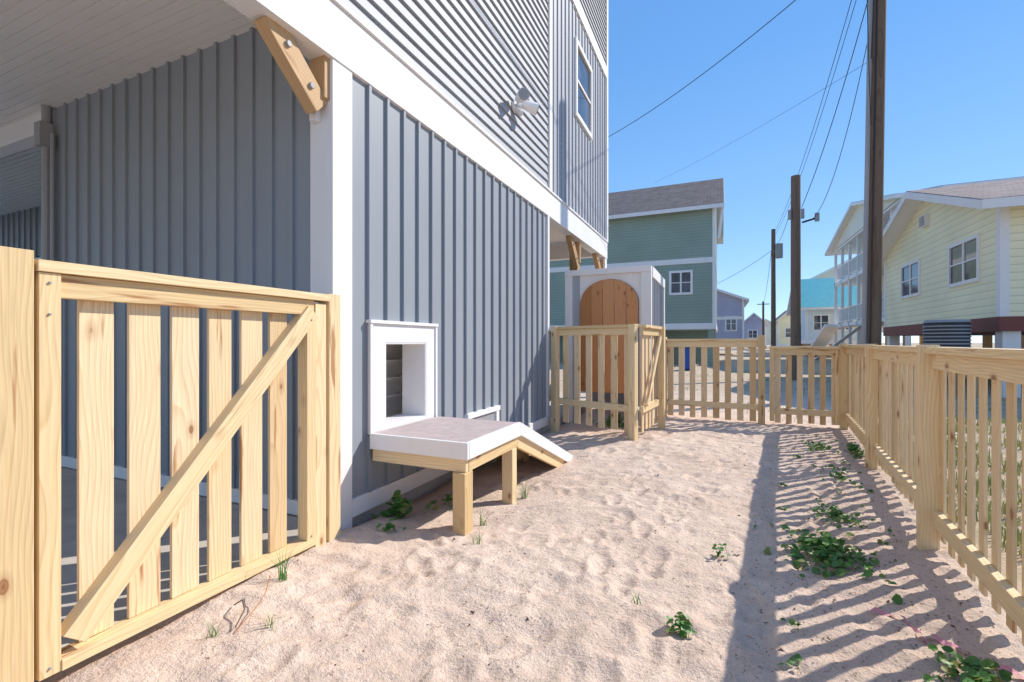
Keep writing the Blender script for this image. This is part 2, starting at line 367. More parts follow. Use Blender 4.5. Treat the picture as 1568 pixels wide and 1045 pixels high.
t.bb(-6.04,-5.98,2.29,2.46,0.02,3.5,WHITE)
t.bb(XW-.18,XW+.02,2.29,2.468,-.1,3.05,WHITE)
t.bb(XW-.14,XW+.03,-5,10.3,3.05,3.41,WHITE)
t.bb(XW-.10,XW+.05,-5,10.3,3.41,3.44,WHITE)
t.bb(XW-.02,XW+.03,6.40,6.47,0.12,3.05,WHITE)
t.bb(-14,-6.04,2.31,2.45,3.28,3.5,WHITE)
t.bb(-14,-7.2,3.86,4.02,2.36,2.62,WHITE)
t.bb(-14,-7.2,3.90,4.02,2.62,2.66,POSTW)
t.bb(-14,-9,5.9,6.0,0,2.3,WHITE)
t.bb(-2.46,XW+.02,10.1,10.29,-.1,3.05,WHITE)
t.bb(-4.2,-2.46,10.12,10.28,3.1,3.45,WHITE)
t.bb(XW-.02,XW+.045,6.44,6.56,3.44,12,WHITE)
t.bb(XW-.02,XW+.045,10.2,10.32,3.44,12,WHITE)
t.bb(XW-.02,XW+.04,6.56,10.2,7.0,7.25,WHITE)
t.obj('white_trim_boards',H,bevel=0.004)
u=MB()
u.bb(-13,XW-.005,-5,10.29,3.5,12,SIDE)
u.obj('upper_storey_body',H)
l=MB()
def lap(mb,x,y0,y1,z0,z1,p,mat,lip=0.028):
    z=z0
    while z<z1:
        mb.poly([(x+lip,y0,z),(x+lip,y1,z),(x+.001,y1,z+p),(x+.001,y0,z+p)],mat,0.5)
        mb.poly([(x,y0,z),(x,y1,z),(x+lip,y1,z),(x+lip,y0,z)],mat,0.5)
        z+=p
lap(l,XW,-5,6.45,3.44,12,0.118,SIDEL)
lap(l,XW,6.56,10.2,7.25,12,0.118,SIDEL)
l.obj('lap_siding',H)
b=MB()
ribs_y(b,XW+.0,6.6,10.2,3.44,7.0,SIDEL,0.2,[(7.8,8.97,5.1,6.55)],6.7)
b.bb(XW-.01,XW+.004,6.56,10.2,3.44,7.0,SIDEL)
b.obj('upper_board_and_batten',H)
c=MB()
y=-5
while y<10.25:
    if not (2.3<y<2.42): c.bb(-13,XW-.141,y,y+.062,3.48,3.499,WHITEC,0.5)
    y+=0.07
c.bb(-13,XW-.141,-5,2.3,3.486,3.4985,WHITEC)
c.obj('carport_ceiling',H)
c=MB(); c.bb(-13,XW-.02,-5,2.3,-.3,0.015,CONC); c.bb(-13,XW-.05,2.3,10.2,-.3,0.008,CONC); c.obj('concrete_slab',H,bevel=0.01)
def window(mb,face,p,w,h,frame=0.09,mull=True,fm=WHITE):
    x,y,z=p
    def B(a0,a1,z0,z1,d0,d1,mat):
        if face[1]=='x':
            sgn=1 if face[0]=='+' else -1
            mb.bb(x+sgn*d0,x+sgn*d1,y+a0,y+a1,z+z0,z+z1,mat,0.5)
        else:
            sgn=1 if face[0]=='+' else -1
            mb.bb(x+a0,x+a1,y+sgn*d0,y+sgn*d1,z+z0,z+z1,mat,0.5)
    f=frame
    B(-f,0,-f,h+f,-.02,.045,fm);B(w,w+f,-f,h+f,-.02,.045,fm);B(0,w,h,h+f,-.02,.045,fm);B(0,w,-f,0,-.02,.05,fm)
    B(0,w,0,h,-.01,.008,GLASS)
    if mull:
        B(w/2-.04,w/2+.04,0,h,.008,.03,fm)
        B(0,w/2-.04,h/2-.02,h/2+.02,.008,.03,fm);B(w/2+.04,w,h/2-.02,h/2+.02,.008,.03,fm)
q=MB(); window(q,'+x',(XW,7.9,5.22),0.95,1.2,0.08,False); q.bb(XW+.008,XW+.03,7.9,8.85,5.80,5.84,WHITE); q.obj('upper_window',H)
q=MB()
y0,y1,z0,z1=2.80,3.33,0.57,1.20
q.bb(XW+.001,XW+.03,2.64,y0,0.54,1.34,WHITE); q.bb(XW+.001,XW+.03,y1,3.47,0.54,1.34,WHITE)
q.bb(XW+.001,XW+.03,y0,y1,z1,1.34,WHITE); q.bb(XW+.001,XW+.03,y0,y1,0.52,z0,WHITE)
q.bb(XW+.001,XW+.05,2.62,3.49,1.341,1.365,WHITE)
q.bb(XW+.031,XW+.042,2.625,2.65,0.54,1.34,WHITE); q.bb(XW+.031,XW+.042,3.46,3.485,0.54,1.34,WHITE)
q.bb(XW-.21,XW+.026,y1-.012,y1-.001,z0+.012,z1-.012,WHITE); q.bb(XW-.21,XW+.026,y0+.001,y0+.012,z0+.012,z1-.012,WHITE)
q.bb(XW-.21,XW+.026,y0+.001,y1-.001,z1-.0115,z1-.001,WHITE); q.bb(XW-.21,XW+.026,y0+.001,y1-.001,z0+.001,z0+.0115,WHITE)
q.obj('pet_door_frame',H)
q=MB()
# white shelves inside the pet door, boxed in by added panels that bounce sunlight
q.bb(-2.86,-2.84,2.47,3.9,.5,1.45,WHITEC); q.bb(-2.84,-2.535,2.47,3.9,.50,.52,WHITEC); q.bb(-2.84,-2.45,2.47,3.9,1.45,1.47,WHITEC)
q.bb(-2.84,-2.54,2.455,2.475,.52,1.45,WHITEC); q.bb(-2.84,-2.54,3.88,3.9,.52,1.45,WHITEC); q.bb(-2.47,-2.445,3.36,3.88,.52,1.45,WHITEC)
for z in (0.70,0.86,1.02,1.18): q.bb(-2.84,-2.74,2.5,3.88,z,z+.022,WHITEC)
q.obj('shelves_and_bounce_panels',H)
q=MB()
q.bb(XW-.01,XW+.04,4.05,4.12,0.126,.44,WHITE);q.bb(XW-.01,XW+.04,4.68,4.75,0.126,.44,WHITE);q.bb(XW-.01,XW+.045,4.03,4.77,.44,.49,WHITE);q.bb(XW-.01,XW+.02,4.12,4.68,.126,.44,GRAYM)
q.obj('flood_vent',H,bevel=.003)
def brace(mb,x,y0,z0,y1,z1):
    mb.beam((x-.05,y0,z0),(x-.05,y1,z1),0.09,0.14,VX,POSTW)
    s=.03 if y1<y0 else -.03
    mb.beam((x-.05,y0+s,z0+.06),(x-.05,y0+s,z0+.40),0.13,0.07,VX,POSTW)
    for f in (0.25,0.7):
        p=Vector((x+.0,y0+(y1-y0)*f,z0+(z1-z0)*f)); mb.cyl(p-VX*.01,p+VX*.012,.02,.02,GRAYM,8)
q=MB()
brace(q,-2.34,2.25,2.72,1.87,3.08)
brace(q,-2.34,10.05,2.6,9.55,3.08); 
q.bb(-2.55,-2.40,8.3,8.45,0,3.05,POSTW); brace(q,-2.36,8.27,2.6,7.8,3.08)
q.bb(-4.0,-3.85,8.9,9.05,0,3.4,POSTW)
q.beam((-2.6,7.4,.3),(-3.9,9.4,2.3),0.25,0.04,VZ,PINE)
q.bb(-2.46,-2.40,2.245,2.289,2.65,2.9,WHITE)
q.obj('timber_knee_braces',H,bevel=.004)
q=MB()
q.cyl((-5.93,2.27,0),(-5.93,2.27,3.5),.035,.035,GRAYM); q.cyl((-5.84,2.28,0),(-5.84,2.28,3.2),.018,.018,GRAYM)
q.bb(-5.98,-5.87,2.2,2.30,3.08,3.3,GRAYM); q.obj('electrical_conduit',H)
S=empty('security_floodlight'); q=MB()
lx,ly,lz=XW+.02,5.2,4.07
q.cyl((lx,ly,lz),(lx+.035,ly,lz),.07,.07,WHITE,16)
for s in (-1,1):
    q.cyl((lx+.03,ly,lz+.01),(lx+.10,ly+s*.07,lz+.03),.016,.016,WHITE,8)
    a=Vector((lx+.09,ly+s*.06,lz+.05));d=Vector((.12,s*.13,-.03)); q.cyl(a,a+d,.05,.075,WHITE,16); q.cyl(a+d,a+d*1.08,.065,.065,GRAYM,16)
q.cyl((lx+.03,ly,lz-.03),(lx+.10,ly,lz-.10),.04,.035,WHITE,12)
q.obj('lamp_heads',S,smoothsh=False)

# ------------------------------------------------------------------ near gate (left)
q=MB(); gx=-2.20
q.bb(gx-.05,gx+.06,0.62,0.788,-.2,1.515,PINE,.31)
q.bb(gx-.02,gx+.055,0.802,0.862,0.03,1.445,PINE)
q.bb(gx-.02,gx+.055,1.945,2.01,0.071,1.359,PINE)
q.bb(gx-.06,gx+.045,2.015,2.095,-.05,1.43,PINE)
q.bb(gx-.045,gx+.05,2.115,2.205,-.2,1.495,PINE)
q.bb(gx-.055,gx+.065,0.797,2.11,1.447,1.487,PINE)
q.bb(gx-.0,gx+.038,0.862,2.013,1.36,1.445,PINE)
q.bb(gx-.03,gx+.06,0.862,2.013,0.03,0.07,PINE)
for i in range(6):
    y=.937+.163*i; q.bb(gx-.022,gx-.004,y,y+.113+random.uniform(-.008,.006),0.072,1.44,PINE2)
q.beam((gx+.025,.90,.12),(gx+.025,1.99,1.38),.065,.088,VX,PINE)
for (y,z) in ((.83,1.41),(.83,.06),(1.975,1.33),(1.975,.09),(.83,1.3),(.70,1.2),(.70,.9)):
    q.cyl((gx+.055,y,z),(gx+.062,y,z),.005,.005,GRAYM,8)
q.obj('wooden_gate',None,bevel=.004)

# ------------------------------------------------------------------ fences
def panel(mb,a,b,zt,zb=0.05,out=None,pw=.068,gap=.085,posts=(),railz=.18,post_h=0.0,pt=.014,brace=False,start=.07):
    a=Vector((a[0],a[1],0));b=Vector((b[0],b[1],0));d=b-a;L=d.length;d.normalize();n=Vector((-d.y,d.x,0))
    if out is not None and n.dot(Vector((out[0],out[1],0)))<0: n=-n
    mb.beam(a+VZ*(zt-.019),b+VZ*(zt-.019),.105,.038,n,PINE)
    mb.beam(a+VZ*(zt-.085),b+VZ*(zt-.085),.036,.09,n,PINE)
    mb.beam(a+VZ*railz,b+VZ*railz,.036,.088,n,PINE)
    s=start
    while s+pw<L:
        z0=zb+random.uniform(-.015,.015); wv=pw+random.uniform(-.006,.006)
        c=a+d*(s+wv/2)+n*(.019+pt/2); mb.frame(c+VZ*((z0+zt-.04)/2),(d+VZ*random.uniform(-.004,.004)).normalized(),n,VZ,wv,pt,zt-.04-z0,PINE2)
        s+=pw+gap
    for p,h in posts:
        c=a+d*p-n*.03; mb.frame(c+VZ*((zt+h)/2-.15),d,n,VZ,.09,.09,zt+h+.3,PINE)
    if brace: mb.beam(a+d*.1+VZ*(railz+.05)-n*.035,b-d*.1+VZ*(zt-.14)-n*.035,.03,.08,n,PINE)
q=MB()
ps=[-2.0,-.3,1.55,3.54,5.55,7.82]
for i in range(len(ps)-1):
    panel(q,(FX(ps[i]),ps[i]),(FX(ps[i+1]),ps[i+1]),1.175,0.04,(1,0),posts=[(0.0,.012)]+([((Vector((FX(ps[i+1])-FX(ps[i]),ps[i+1]-ps[i])).length),.012)] if i==len(ps)-2 else []))
q.obj('picket_fence',None,bevel=.003)
q=MB(); panel(q,(-.86,7.95),(.56,7.82),1.26,.02,(0,1),pw=.09,gap=.08,posts=[(.02,.03),(1.42,.05)],railz=.24)
q.obj('picket_fence',None,bevel=.003)
q=MB(); panel(q,(.66,7.84),(1.53,7.84),1.15,.03,(0,1),pw=.075,gap=.065,posts=[],railz=.2); q.bb(.66,.72,7.8,7.85,.05,1.11,PINE); q.bb(1.47,1.53,7.8,7.85,.05,1.11,PINE)
q.obj('picket_gate',None,bevel=.003)
q=MB(); panel(q,(-2.2,6.45),(-.95,5.98),1.43,.06,(0,1),pw=.10,gap=.10,posts=[(.03,.003),(1.29,.003)],railz=.36,start=.13)
panel(q,(-.9,6.0),(-.80,6.95),1.425,.06,(-1,0),pw=.09,gap=.09,posts=[(.95,.003)],railz=.36,brace=True,start=.09)
q.obj('shower_fence',None,bevel=.003)

# ------------------------------------------------------------------ pet platform and ramp
P=empty('pet_ramp_platform'); q=MB()
pz=.555; px0,px1=XW+.045,-1.50; py0,py1=2.62,3.48
nb=6; bw=(px1-px0-.02)/nb
def slopept(x,y): 
    return Vector((x,y,pz if y<=py1 else pz-(y-py1)*.405))
ye=4.93
for i in range(nb):
    xa=px0+i*bw+.0035; xb=px0+(i+1)*bw-.0035
    q.bb(xa,xb,py0+.02,py1-.002,pz-.03,pz-.002,DECK)
    xm=(xa+xb)/2
    q.beam(slopept(xm,py1)-VZ*.017,slopept(xm,ye)-VZ*.017,xb-xa,.026,VX,DECK)
q.obj('deck_boards',P,bevel=.002)
q=MB()
q.bb(px0,px1+.02,py0-.01,py0+.015,pz-.11,pz,WHITE)
q.bb(px1-.005,px1+.022,py0+.015,py1,pz-.11,pz+.001,WHITE)
def slab(mb,x0,x1,top,thick,mat,ya=py1,yb=ye):
    pts=[(x0,ya,pz+top),(x0,yb,pz-(yb-ya)*.405+top),(x0,yb,pz-(yb-ya)*.405+top-thick),(x0,ya,pz+top-thick)]
    bc=[(p[1],p[2],0) for p in pts]+[(p[1],p[2],x1-x0) for p in pts]
    mb.prism(pts,(x1-x0,0,0),mat,None,bc)
slab(q,px1-.005,px1+.022,.001,.105,WHITE)
q.obj('white_fascia',P,bevel=.003)
q=MB()
q.bb(px0,px1-.01,py0+.02,py0+.058,pz-.20,pz-.035,PINE)
q.bb(px1-.045,px1-.006,py0+.058,py1,pz-.20,pz-.035,PINE)
q.bb(px0,px0+.04,py0+.058,py1,pz-.2,pz-.035,PINE)
slab(q,px1-.045,px1-.006,-.035,.17,PINE,py1,ye-.2)
slab(q,-1.95,-1.91,-.035,.14,PINE,py1,ye-.2)
slab(q,px0,px0+.04,-.035,.14,PINE,py1,ye-.2)
q.bb(px1-.13,px1-.047,py0+.06,py0+.15,-.25,pz-.035,POSTW)
q.obj('timber_frame',P,bevel=.003)
q=MB()
q.bb(px1-.092,px1+.0,py0-.01,py0+.10,-.25,pz-.201,PINE); q.bb(px1-.092,px1,3.36,3.45,-.25,pz-.201,PINE)
q.obj('legs',P,bevel=.005)

# ------------------------------------------------------------------ outdoor shower enclosure
E=empty('outdoor_shower_enclosure'); q=MB()
ex0,ex1,ey0,ey1=-2.30,-.95,7.24,9.0
q.bb(ex0,-2.18,ey0,ey0+.1,-.1,2.27,WHITE); q.bb(-1.10,ex1,ey0,ey0+.1,-.1,2.27,WHITE)
q.bb(ex0,ex1,ey0-.015,ey0+.1,2.27,2.36,WHITE); q.bb(ex1-.05,ex1+.015,ey0+.1,ey1,2.2,2.36,WHITE)
q.bb(ex1-.08,ex1+.012,ey1-.1,ey1,-.1,2.2,WHITE); q.bb(ex1-.02,ex1+.01,ey0+.1,ey1-.1,.02,.16,WHITE)
q.obj('frame',E,bevel=.004)
q=MB()
q.bb(-2.18,-2.06,ey0+.03,ey0+.07,-.1,2.27,SIDEL); q.bb(-1.13,-1.10,ey0+.03,ey0+.07,-.1,2.27,WHITE)
q.bb(ex1-.05,ex1-.02,ey0+.1,ey1,.0,2.2,SIDEL)
y=ey0+.25
while y<ey1-.1: q.bb(ex1-.03,ex1+.002,y-.014,y+.014,0.16,2.2,SIDEL); y+=.2
q.bb(ex0,ex1-.05,ey1-.05,ey1,0,2.2,SIDEL)
cx=-1.595;rd=.455;zc=1.80
for i in range(16):
    a0=math.pi-math.pi*i/16;a1=math.pi-math.pi*(i+1)/16
    a=(cx+(rd+.01)*math.cos(a0),ey0+.04,zc+.40*math.sin(a0)); b_=(cx+(rd+.01)*math.cos(a1),ey0+.04,zc+.40*math.sin(a1))
    q.poly([a,b_,(b_[0],b_[1],2.27),(a[0],a[1],2.27)],WHITE,.5)
q.obj('panels',E)
q=MB()
nbd=5; wd=2*rd/nbd
for i in range(nbd):
    xa=cx-rd+i*wd+.003; xb=xa+wd-.006
    top=[]
    for k in range(5):
        x=xb+(xa-xb)*k/4; top.append((x,ey0-.005,zc+.39*math.sqrt(max(0,1-((x-cx)/rd)**2))))
    pts=[(xa,ey0-.005,.42),(xb,ey0-.005,.42)]+top
    bc=[(p[2],p[0],0) for p in pts]+[(p[2],p[0],.03) for p in pts]
    q.prism(pts,(0,.03,0),CEDAR,None,bc)
q.bb(-2.0,-1.2,ey0+.028,ey0+.06,.6,.7,CEDAR); q.bb(-2.0,-1.2,ey0+.028,ey0+.06,1.5,1.6,CEDAR)
q.cyl((-1.2,ey0-.03,1.3),(-1.2,ey0-.03,1.42),.01,.01,DARKG,8); q.cyl((-1.2,ey0-.03,1.3),(-1.2,ey0,1.3),.01,.01,DARKG,8)
q.obj('arched_door',E,bevel=.003)

# ------------------------------------------------------------------ generic houses
def gable(mb,x0,x1,y0,y1,ze,zr,axis,roof,wall,oh=.4,th=.14):
    if axis=='X':
        ym=(y0+y1)/2; sl=(zr-ze)/(ym-y0)
        for s,ya in ((-1,y0),(1,y1)):
            yo=ya+s*oh; zo=ze-sl*oh
            pts=[(x0-oh,yo,zo),(x0-oh,ym,zr),(x0-oh,ym,zr+th),(x0-oh,yo,zo+th)]
            mb.prism(pts,(x1-x0+2*oh,0,0),roof,.5)
            mb.prism([(x0-oh,yo,zo-.03),(x0-oh,ym,zr-.03),(x0-oh,ym,zr-.003),(x0-oh,yo,zo-.003)],(x1-x0+2*oh,0,0),WHITE,.5)
            mb.bb(x0-oh-.01,x1+oh+.01,yo-.03 if s<0 else yo,yo if s<0 else yo+.03,zo-.08,zo+th-.02,WHITE,.5)
            for xx in (x0-oh-.02,x1+oh):
                mb.prism([(xx,yo,zo-.08),(xx,ym,zr-.08),(xx,ym,zr+th-.02),(xx,yo,zo+th-.02)],(.02,0,0),WHITE,.5)
        for xx in (x0,x1-.05): mb.prism([(xx,y0,ze),(xx,y1,ze),(xx,ym,zr)],(.05,0,0),wall,.5)
    else:
        xm=(x0+x1)/2; sl=(zr-ze)/(xm-x0)
        for s,xa in ((-1,x0),(1,x1)):
            xo=xa+s*oh; zo=ze-sl*oh
            pts=[(xo,y0-oh,zo),(xm,y0-oh,zr),(xm,y0-oh,zr+th),(xo,y0-oh,zo+th)]
            mb.prism(pts,(0,y1-y0+2*oh,0),roof,.5)
            mb.prism([(xo,y0-oh,zo-.03),(xm,y0-oh,zr-.03),(xm,y0-oh,zr-.003),(xo,y0-oh,zo-.003)],(0,y1-y0+2*oh,0),WHITE,.5)
            mb.bb(xo-.03 if s<0 else xo,xo if s<0 else xo+.03,y0-oh-.01,y1+oh+.01,zo-.08,zo+th-.02,WHITE,.5)
            for yy in (y0-oh-.02,y1+oh):
                mb.prism([(xo,yy,zo-.08),(xm,yy,zr-.08),(xm,yy,zr+th-.02),(xo,yy,zo+th-.02)],(0,.02,0),WHITE,.5)
        for yy in (y0,y1-.05): mb.prism([(x0,yy,ze),(x1,yy,ze),(xm,yy,zr)],(0,.05,0),wall,.5)
def house(name,x0,x1,y0,y1,zf,ze,zr,axis,wall,roof,wins=(),belt=None,oh=.4,pier=.3,gm=None,base=None):
    h=empty(name); a=MB(); a.bb(x0,x1,y0,y1,zf,ze,wall); a.obj('walls',h)
    r=MB(); gable(r,x0,x1,y0,y1,ze,zr,axis,roof,wall,oh); r.obj('roof',h)
    t=MB(); t.bb(x0-.04,x1+.04,y0-.04,y1+.04,zf-.3,zf+.02,base or WHITE)
    for xx in (x0,x1-.12):
        for yy in (y0,y1-.12): t.bb(xx-.02,xx+.14,yy-.02,yy+.14,zf+.02,ze,WHITE)
    if belt: t.bb(x0-.03,x1+.03,y0-.03,y1+.03,belt,belt+.28,WHITE)
    t.obj('trim',h)
    if zf>.6:
        p=MB(); nx_=max(2,int((x1-x0)/3)+1);ny_=max(2,int((y1-y0)/3)+1)
        for i in range(nx_):
            for j in range(ny_):
                cx_=x0+.2+(x1-x0-.4)*i/(nx_-1);cy_=y0+.2+(y1-y0-.4)*j/(ny_-1); p.bb(cx_-pier/2,cx_+pier/2,cy_-pier/2,cy_+pier/2,-.2,zf-.3,gm or POSTW)
        p.obj('piers',h)
    if wins:
        v=MB()
        for wn in wins: window(v,*wn)
        v.obj('windows',h)
    return h
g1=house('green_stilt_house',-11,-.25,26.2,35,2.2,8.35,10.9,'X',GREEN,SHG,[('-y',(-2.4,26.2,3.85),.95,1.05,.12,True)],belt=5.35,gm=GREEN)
q=MB(); q.beam((.1,26.4,8.2),(-.1,26.4,6.6),.2,.12,VY,WHITE); q.bb(-10.9,-.4,28.8,28.9,-.1,2.0,GREEN); q.obj('corner_brace',g1)
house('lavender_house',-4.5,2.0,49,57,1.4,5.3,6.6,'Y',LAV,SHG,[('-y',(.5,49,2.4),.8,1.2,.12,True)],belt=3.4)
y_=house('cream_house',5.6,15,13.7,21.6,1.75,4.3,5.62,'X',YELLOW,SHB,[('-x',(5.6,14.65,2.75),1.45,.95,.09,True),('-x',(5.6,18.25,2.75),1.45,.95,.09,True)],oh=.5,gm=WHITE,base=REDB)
q=MB(); q.bb(5.48,5.6,17.5,17.9,4.65,5.0,WHITE); 
for k in range(5): q.bb(5.46,5.48,17.53,17.87,4.68+k*.06,4.71+k*.06,GRAYM)
q.obj('gable_vent',y_)
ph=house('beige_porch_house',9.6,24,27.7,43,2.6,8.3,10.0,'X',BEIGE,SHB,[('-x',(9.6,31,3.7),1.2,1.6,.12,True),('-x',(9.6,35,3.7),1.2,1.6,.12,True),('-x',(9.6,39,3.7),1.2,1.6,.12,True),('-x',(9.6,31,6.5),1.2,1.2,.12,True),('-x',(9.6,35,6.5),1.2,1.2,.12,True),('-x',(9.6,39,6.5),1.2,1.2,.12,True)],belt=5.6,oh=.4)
q=MB()
for zf in (2.6,5.75): q.bb(8.0,9.6,27.7,43,zf-.25,zf,WHITE)
q.prism([(7.9,27.6,8.12),(7.9,43.1,8.12),(7.9,35.35,9.75)],(.1,0,0),BEIGE,.5)
q.bb(7.85,9.6,27.5,43.2,8.0,8.12,WHITE)
for i in range(8):
    yy=27.8+i*(15.1/7); q.bb(8.0,8.16,yy-.08,yy+.08,-.2,8.0,WHITE)
    for zf in (2.6,5.75):
        if i<7:
            q.bb(8.03,8.1,yy,yy+15.1/7,zf+1.0,zf+1.08,WHITE); q.bb(8.03,8.1,yy,yy+15.1/7,zf+.1,zf+.16,WHITE)
            for k in range(12): q.bb(8.05,8.09,yy+.1+k*.18,yy+.14+k*.18,zf+.16,zf+1.0,WHITE)
q.beam((8.0,34,2.5),(6.0,38,0),.05,.3,VZ,WHITE); q.beam((7.7,42,2.5),(7.2,48,0),1.0,.2,VX,WHITE)
gable(q,7.8,9.7,27.7,43,8.14,9.84,'X',SHB,BEIGE,.35)
q.obj('porch',ph)
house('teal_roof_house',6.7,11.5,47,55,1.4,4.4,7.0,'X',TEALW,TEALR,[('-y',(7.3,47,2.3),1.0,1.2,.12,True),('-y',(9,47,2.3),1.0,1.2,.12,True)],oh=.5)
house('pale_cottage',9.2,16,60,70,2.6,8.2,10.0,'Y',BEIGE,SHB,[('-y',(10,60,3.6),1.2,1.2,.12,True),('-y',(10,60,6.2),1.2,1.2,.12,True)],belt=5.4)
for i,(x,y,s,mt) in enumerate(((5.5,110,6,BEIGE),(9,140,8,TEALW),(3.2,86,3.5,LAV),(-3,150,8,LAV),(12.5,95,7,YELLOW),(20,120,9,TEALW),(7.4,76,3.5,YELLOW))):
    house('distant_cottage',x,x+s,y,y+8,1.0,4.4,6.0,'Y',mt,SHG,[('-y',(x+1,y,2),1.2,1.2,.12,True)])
def acunit(x,y,z0):
    q=MB(); q.bb(x-.45,x+.45,y-.45,y+.45,z0-.5,z0-.42,WHITE)
    for dx in (-.35,.35):
        for dy in (-.35,.35): q.bb(x+dx-.05,x+dx+.05,y+dy-.05,y+dy+.05,-.2,z0-.5,POSTW)
    q.cyl((x,y,z0-.42),(x,y,z0+.38),.40,.40,DARKG,24); q.cyl((x,y,z0+.38),(x,y,z0+.44),.42,.38,GRAYM,24)
    for k in range(9): q.cyl((x,y,z0-.36+k*.08),(x,y,z0-.33+k*.08),.415,.415,GRAYM,24)
    q.obj('air_conditioner_condenser')
acunit(4.75,13.9,1.28)
q=MB(); bx,by=-1.3,21.5
q.prism([(bx-.25,by-.28,.05),(bx+.25,by-.28,.05),(bx+.25,by+.28,.05),(bx-.25,by+.28,.05)],(0,0,.95),BLUE); q.bb(bx-.3,bx+.3,by-.34,by+.32,1.0,1.07,BLUE); q.cyl((bx-.28,by+.28,.12),(bx+.28,by+.28,.12),.12,.12,DARKG,12); q.cyl((bx-.25,by+.35,.95),(bx+.25,by+.35,.95),.02,.02,BLUE,8)
q.obj('trash_bin',None,bevel=.02)

# ------------------------------------------------------------------ poles & wires
def pole(name,x,y,h,r0,r1,lean=(0,0),riser=True,extra=None):
    e=empty(name); q=MB(); q.cyl((x,y,-.3),(x+lean[0],y+lean[1],h),r0,r1,POLE,20); q.obj('shaft',e,smoothsh=False)
    if riser:
        q=MB(); q.cyl((x-r0*1.02,y-.06,0),(x-r1*1.05+lean[0],y-.06+lean[1],h-.6),.05,.05,GRAYM,10)
        q.cyl((x-r0*.5,y-r0,0),(x-r1*.5+lean[0],y-r1+lean[1],h-1.5),.015,.015,BLACK,8); q.obj('riser_conduit',e)
    return e
pole('utility_pole',2.95,12.3,11.2,.155,.14,(.16,.0))
p2=pole('utility_pole',2.2,17.4,6.55,.15,.135,(0,0),False)
q=MB()
for s in (-1,1): q.cyl((2.2+s*.18,17.3,5.15),(2.2+s*.18,17.3,5.45),.05,.05,GRAYM,10)
q.cyl((2.35,17.2,5.0),(2.75,17.2,5.1),.03,.03,BLACK,8); q.cyl((2.75,17.2,5.0),(2.75,17.2,5.25),.07,.07,GRAYM,10); q.obj('fittings',p2)
p3=pole('utility_pole',3.1,34.3,8.5,.15,.12,(0,0),False)
q=MB(); q.cyl((3.4,34.1,6.6),(3.4,34.1,7.5),.22,.22,GRAYM,14); q.bb(3.1,3.4,34.15,34.25,7.0,7.1,GRAYM); q.obj('transformer',p3)
p4=pole('utility_pole',5.0,68,6.5,.15,.12,(0,0),False); q=MB(); q.bb(4.3,5.7,67.9,68,6.1,6.2,POLE); q.obj('crossarm',p4)
def wire(name,p0,p1,sag,r=.012,n=28):
    p0=Vector(p0);p1=Vector(p1)
    cu=bpy.data.curves.new(name,'CURVE');cu.dimensions='3D';cu.bevel_depth=r;cu.bevel_resolution=1
    sp=cu.splines.new('POLY');sp.points.add(n-1)
    for i in range(n):
        t=i/(n-1);p=p0.lerp(p1,t)-VZ*sag*4*t*(1-t); sp.points[i].co=(*p,1)
    cu.materials.append(BLACK); o=bpy.data.objects.new(name,cu); scene.collection.objects.link(o); return o
T=(3.08,12.2)
wire('overhead_wire',(*T,10.0),(-5.6,19.9,9.6),.45,.011)
wire('overhead_wire',(*T,7.3),(-3.3,26.3,9.9),.15,.004)
wire('overhead_wire',(*T,9.4),(2.35,17.3,5.5),.35,.010)
wire('overhead_wire',(*T,8.9),(2.65,17.25,5.1),.9,.008)
wire('overhead_wire',(*T,10.6),(3.1,34.3,8.2),.8,.009)
wire('overhead_wire',(*T,10.2),(3.05,34.3,7.9),.9,.008)
wire('overhead_wire',(2.2,17.4,6.1),(3.1,34.3,7.6),.6,.010)
wire('overhead_wire',(3.1,34.2,7.2),(-4,50,6),.6,.013)
wire('overhead_wire',(3.1,34.3,8.3),(5,68,6.3),.8,.015)
wire('overhead_wire',(*T,10.8),(1.5,-6,11),.5,.016)
wire('cable_loop',(2.98,12.08,9.6),(2.90,12.08,7.2),.0,.010)
wire('cable_loop',(2.82,12.1,9.2),(2.90,12.1,5.8),.25,.008)

# ------------------------------------------------------------------ vegetation and litter
def leaf(mb,c,r,nrm,mat,heart=True):
    n=Vector(nrm).normalized();x=n.orthogonal().normalized();y=n.cross(x);a0=random.uniform(0,6.28);vs=[Vector(c)-n*r*.18]
    k=8
    for i in range(k):
        a=a0+2*math.pi*i/k; rr=r*(1-.25*(i==0))*random.uniform(.9,1.08); vs.append(Vector(c)+x*rr*math.cos(a)+y*rr*.85*math.sin(a)+n*r*.12*math.sin(2*a))
    mb.add(vs,[(0,i+1,(i+1)%k+1) for i in range(k)],mat)
def weed(name,cx,cy,rx,ry,nl,size=.022,h=.07):
    q=MB()
    for i in range(nl):
        a=random.uniform(0,6.28);rr=abs(random.gauss(0,.5)); 
        x=cx+rx*rr*math.cos(a)+random.gauss(0,.01);y=cy+ry*rr*math.sin(a)+random.gauss(0,.01)
        z0=gz(x,y);z=z0+.008+random.random()*h*max(.15,1-rr*.6)
        leaf(q,(x,y,z),size*random.uniform(.5,1.25),(random.gauss(0,.5)-.1,random.gauss(0,.5)-.1,1),GREENP)
        if i%3==0: q.cyl((x+random.gauss(0,.02),y+random.gauss(0,.02),z0-.01),(x,y,z),.0015,.0012,GREENP,4,cap=False)
    q.obj(name)
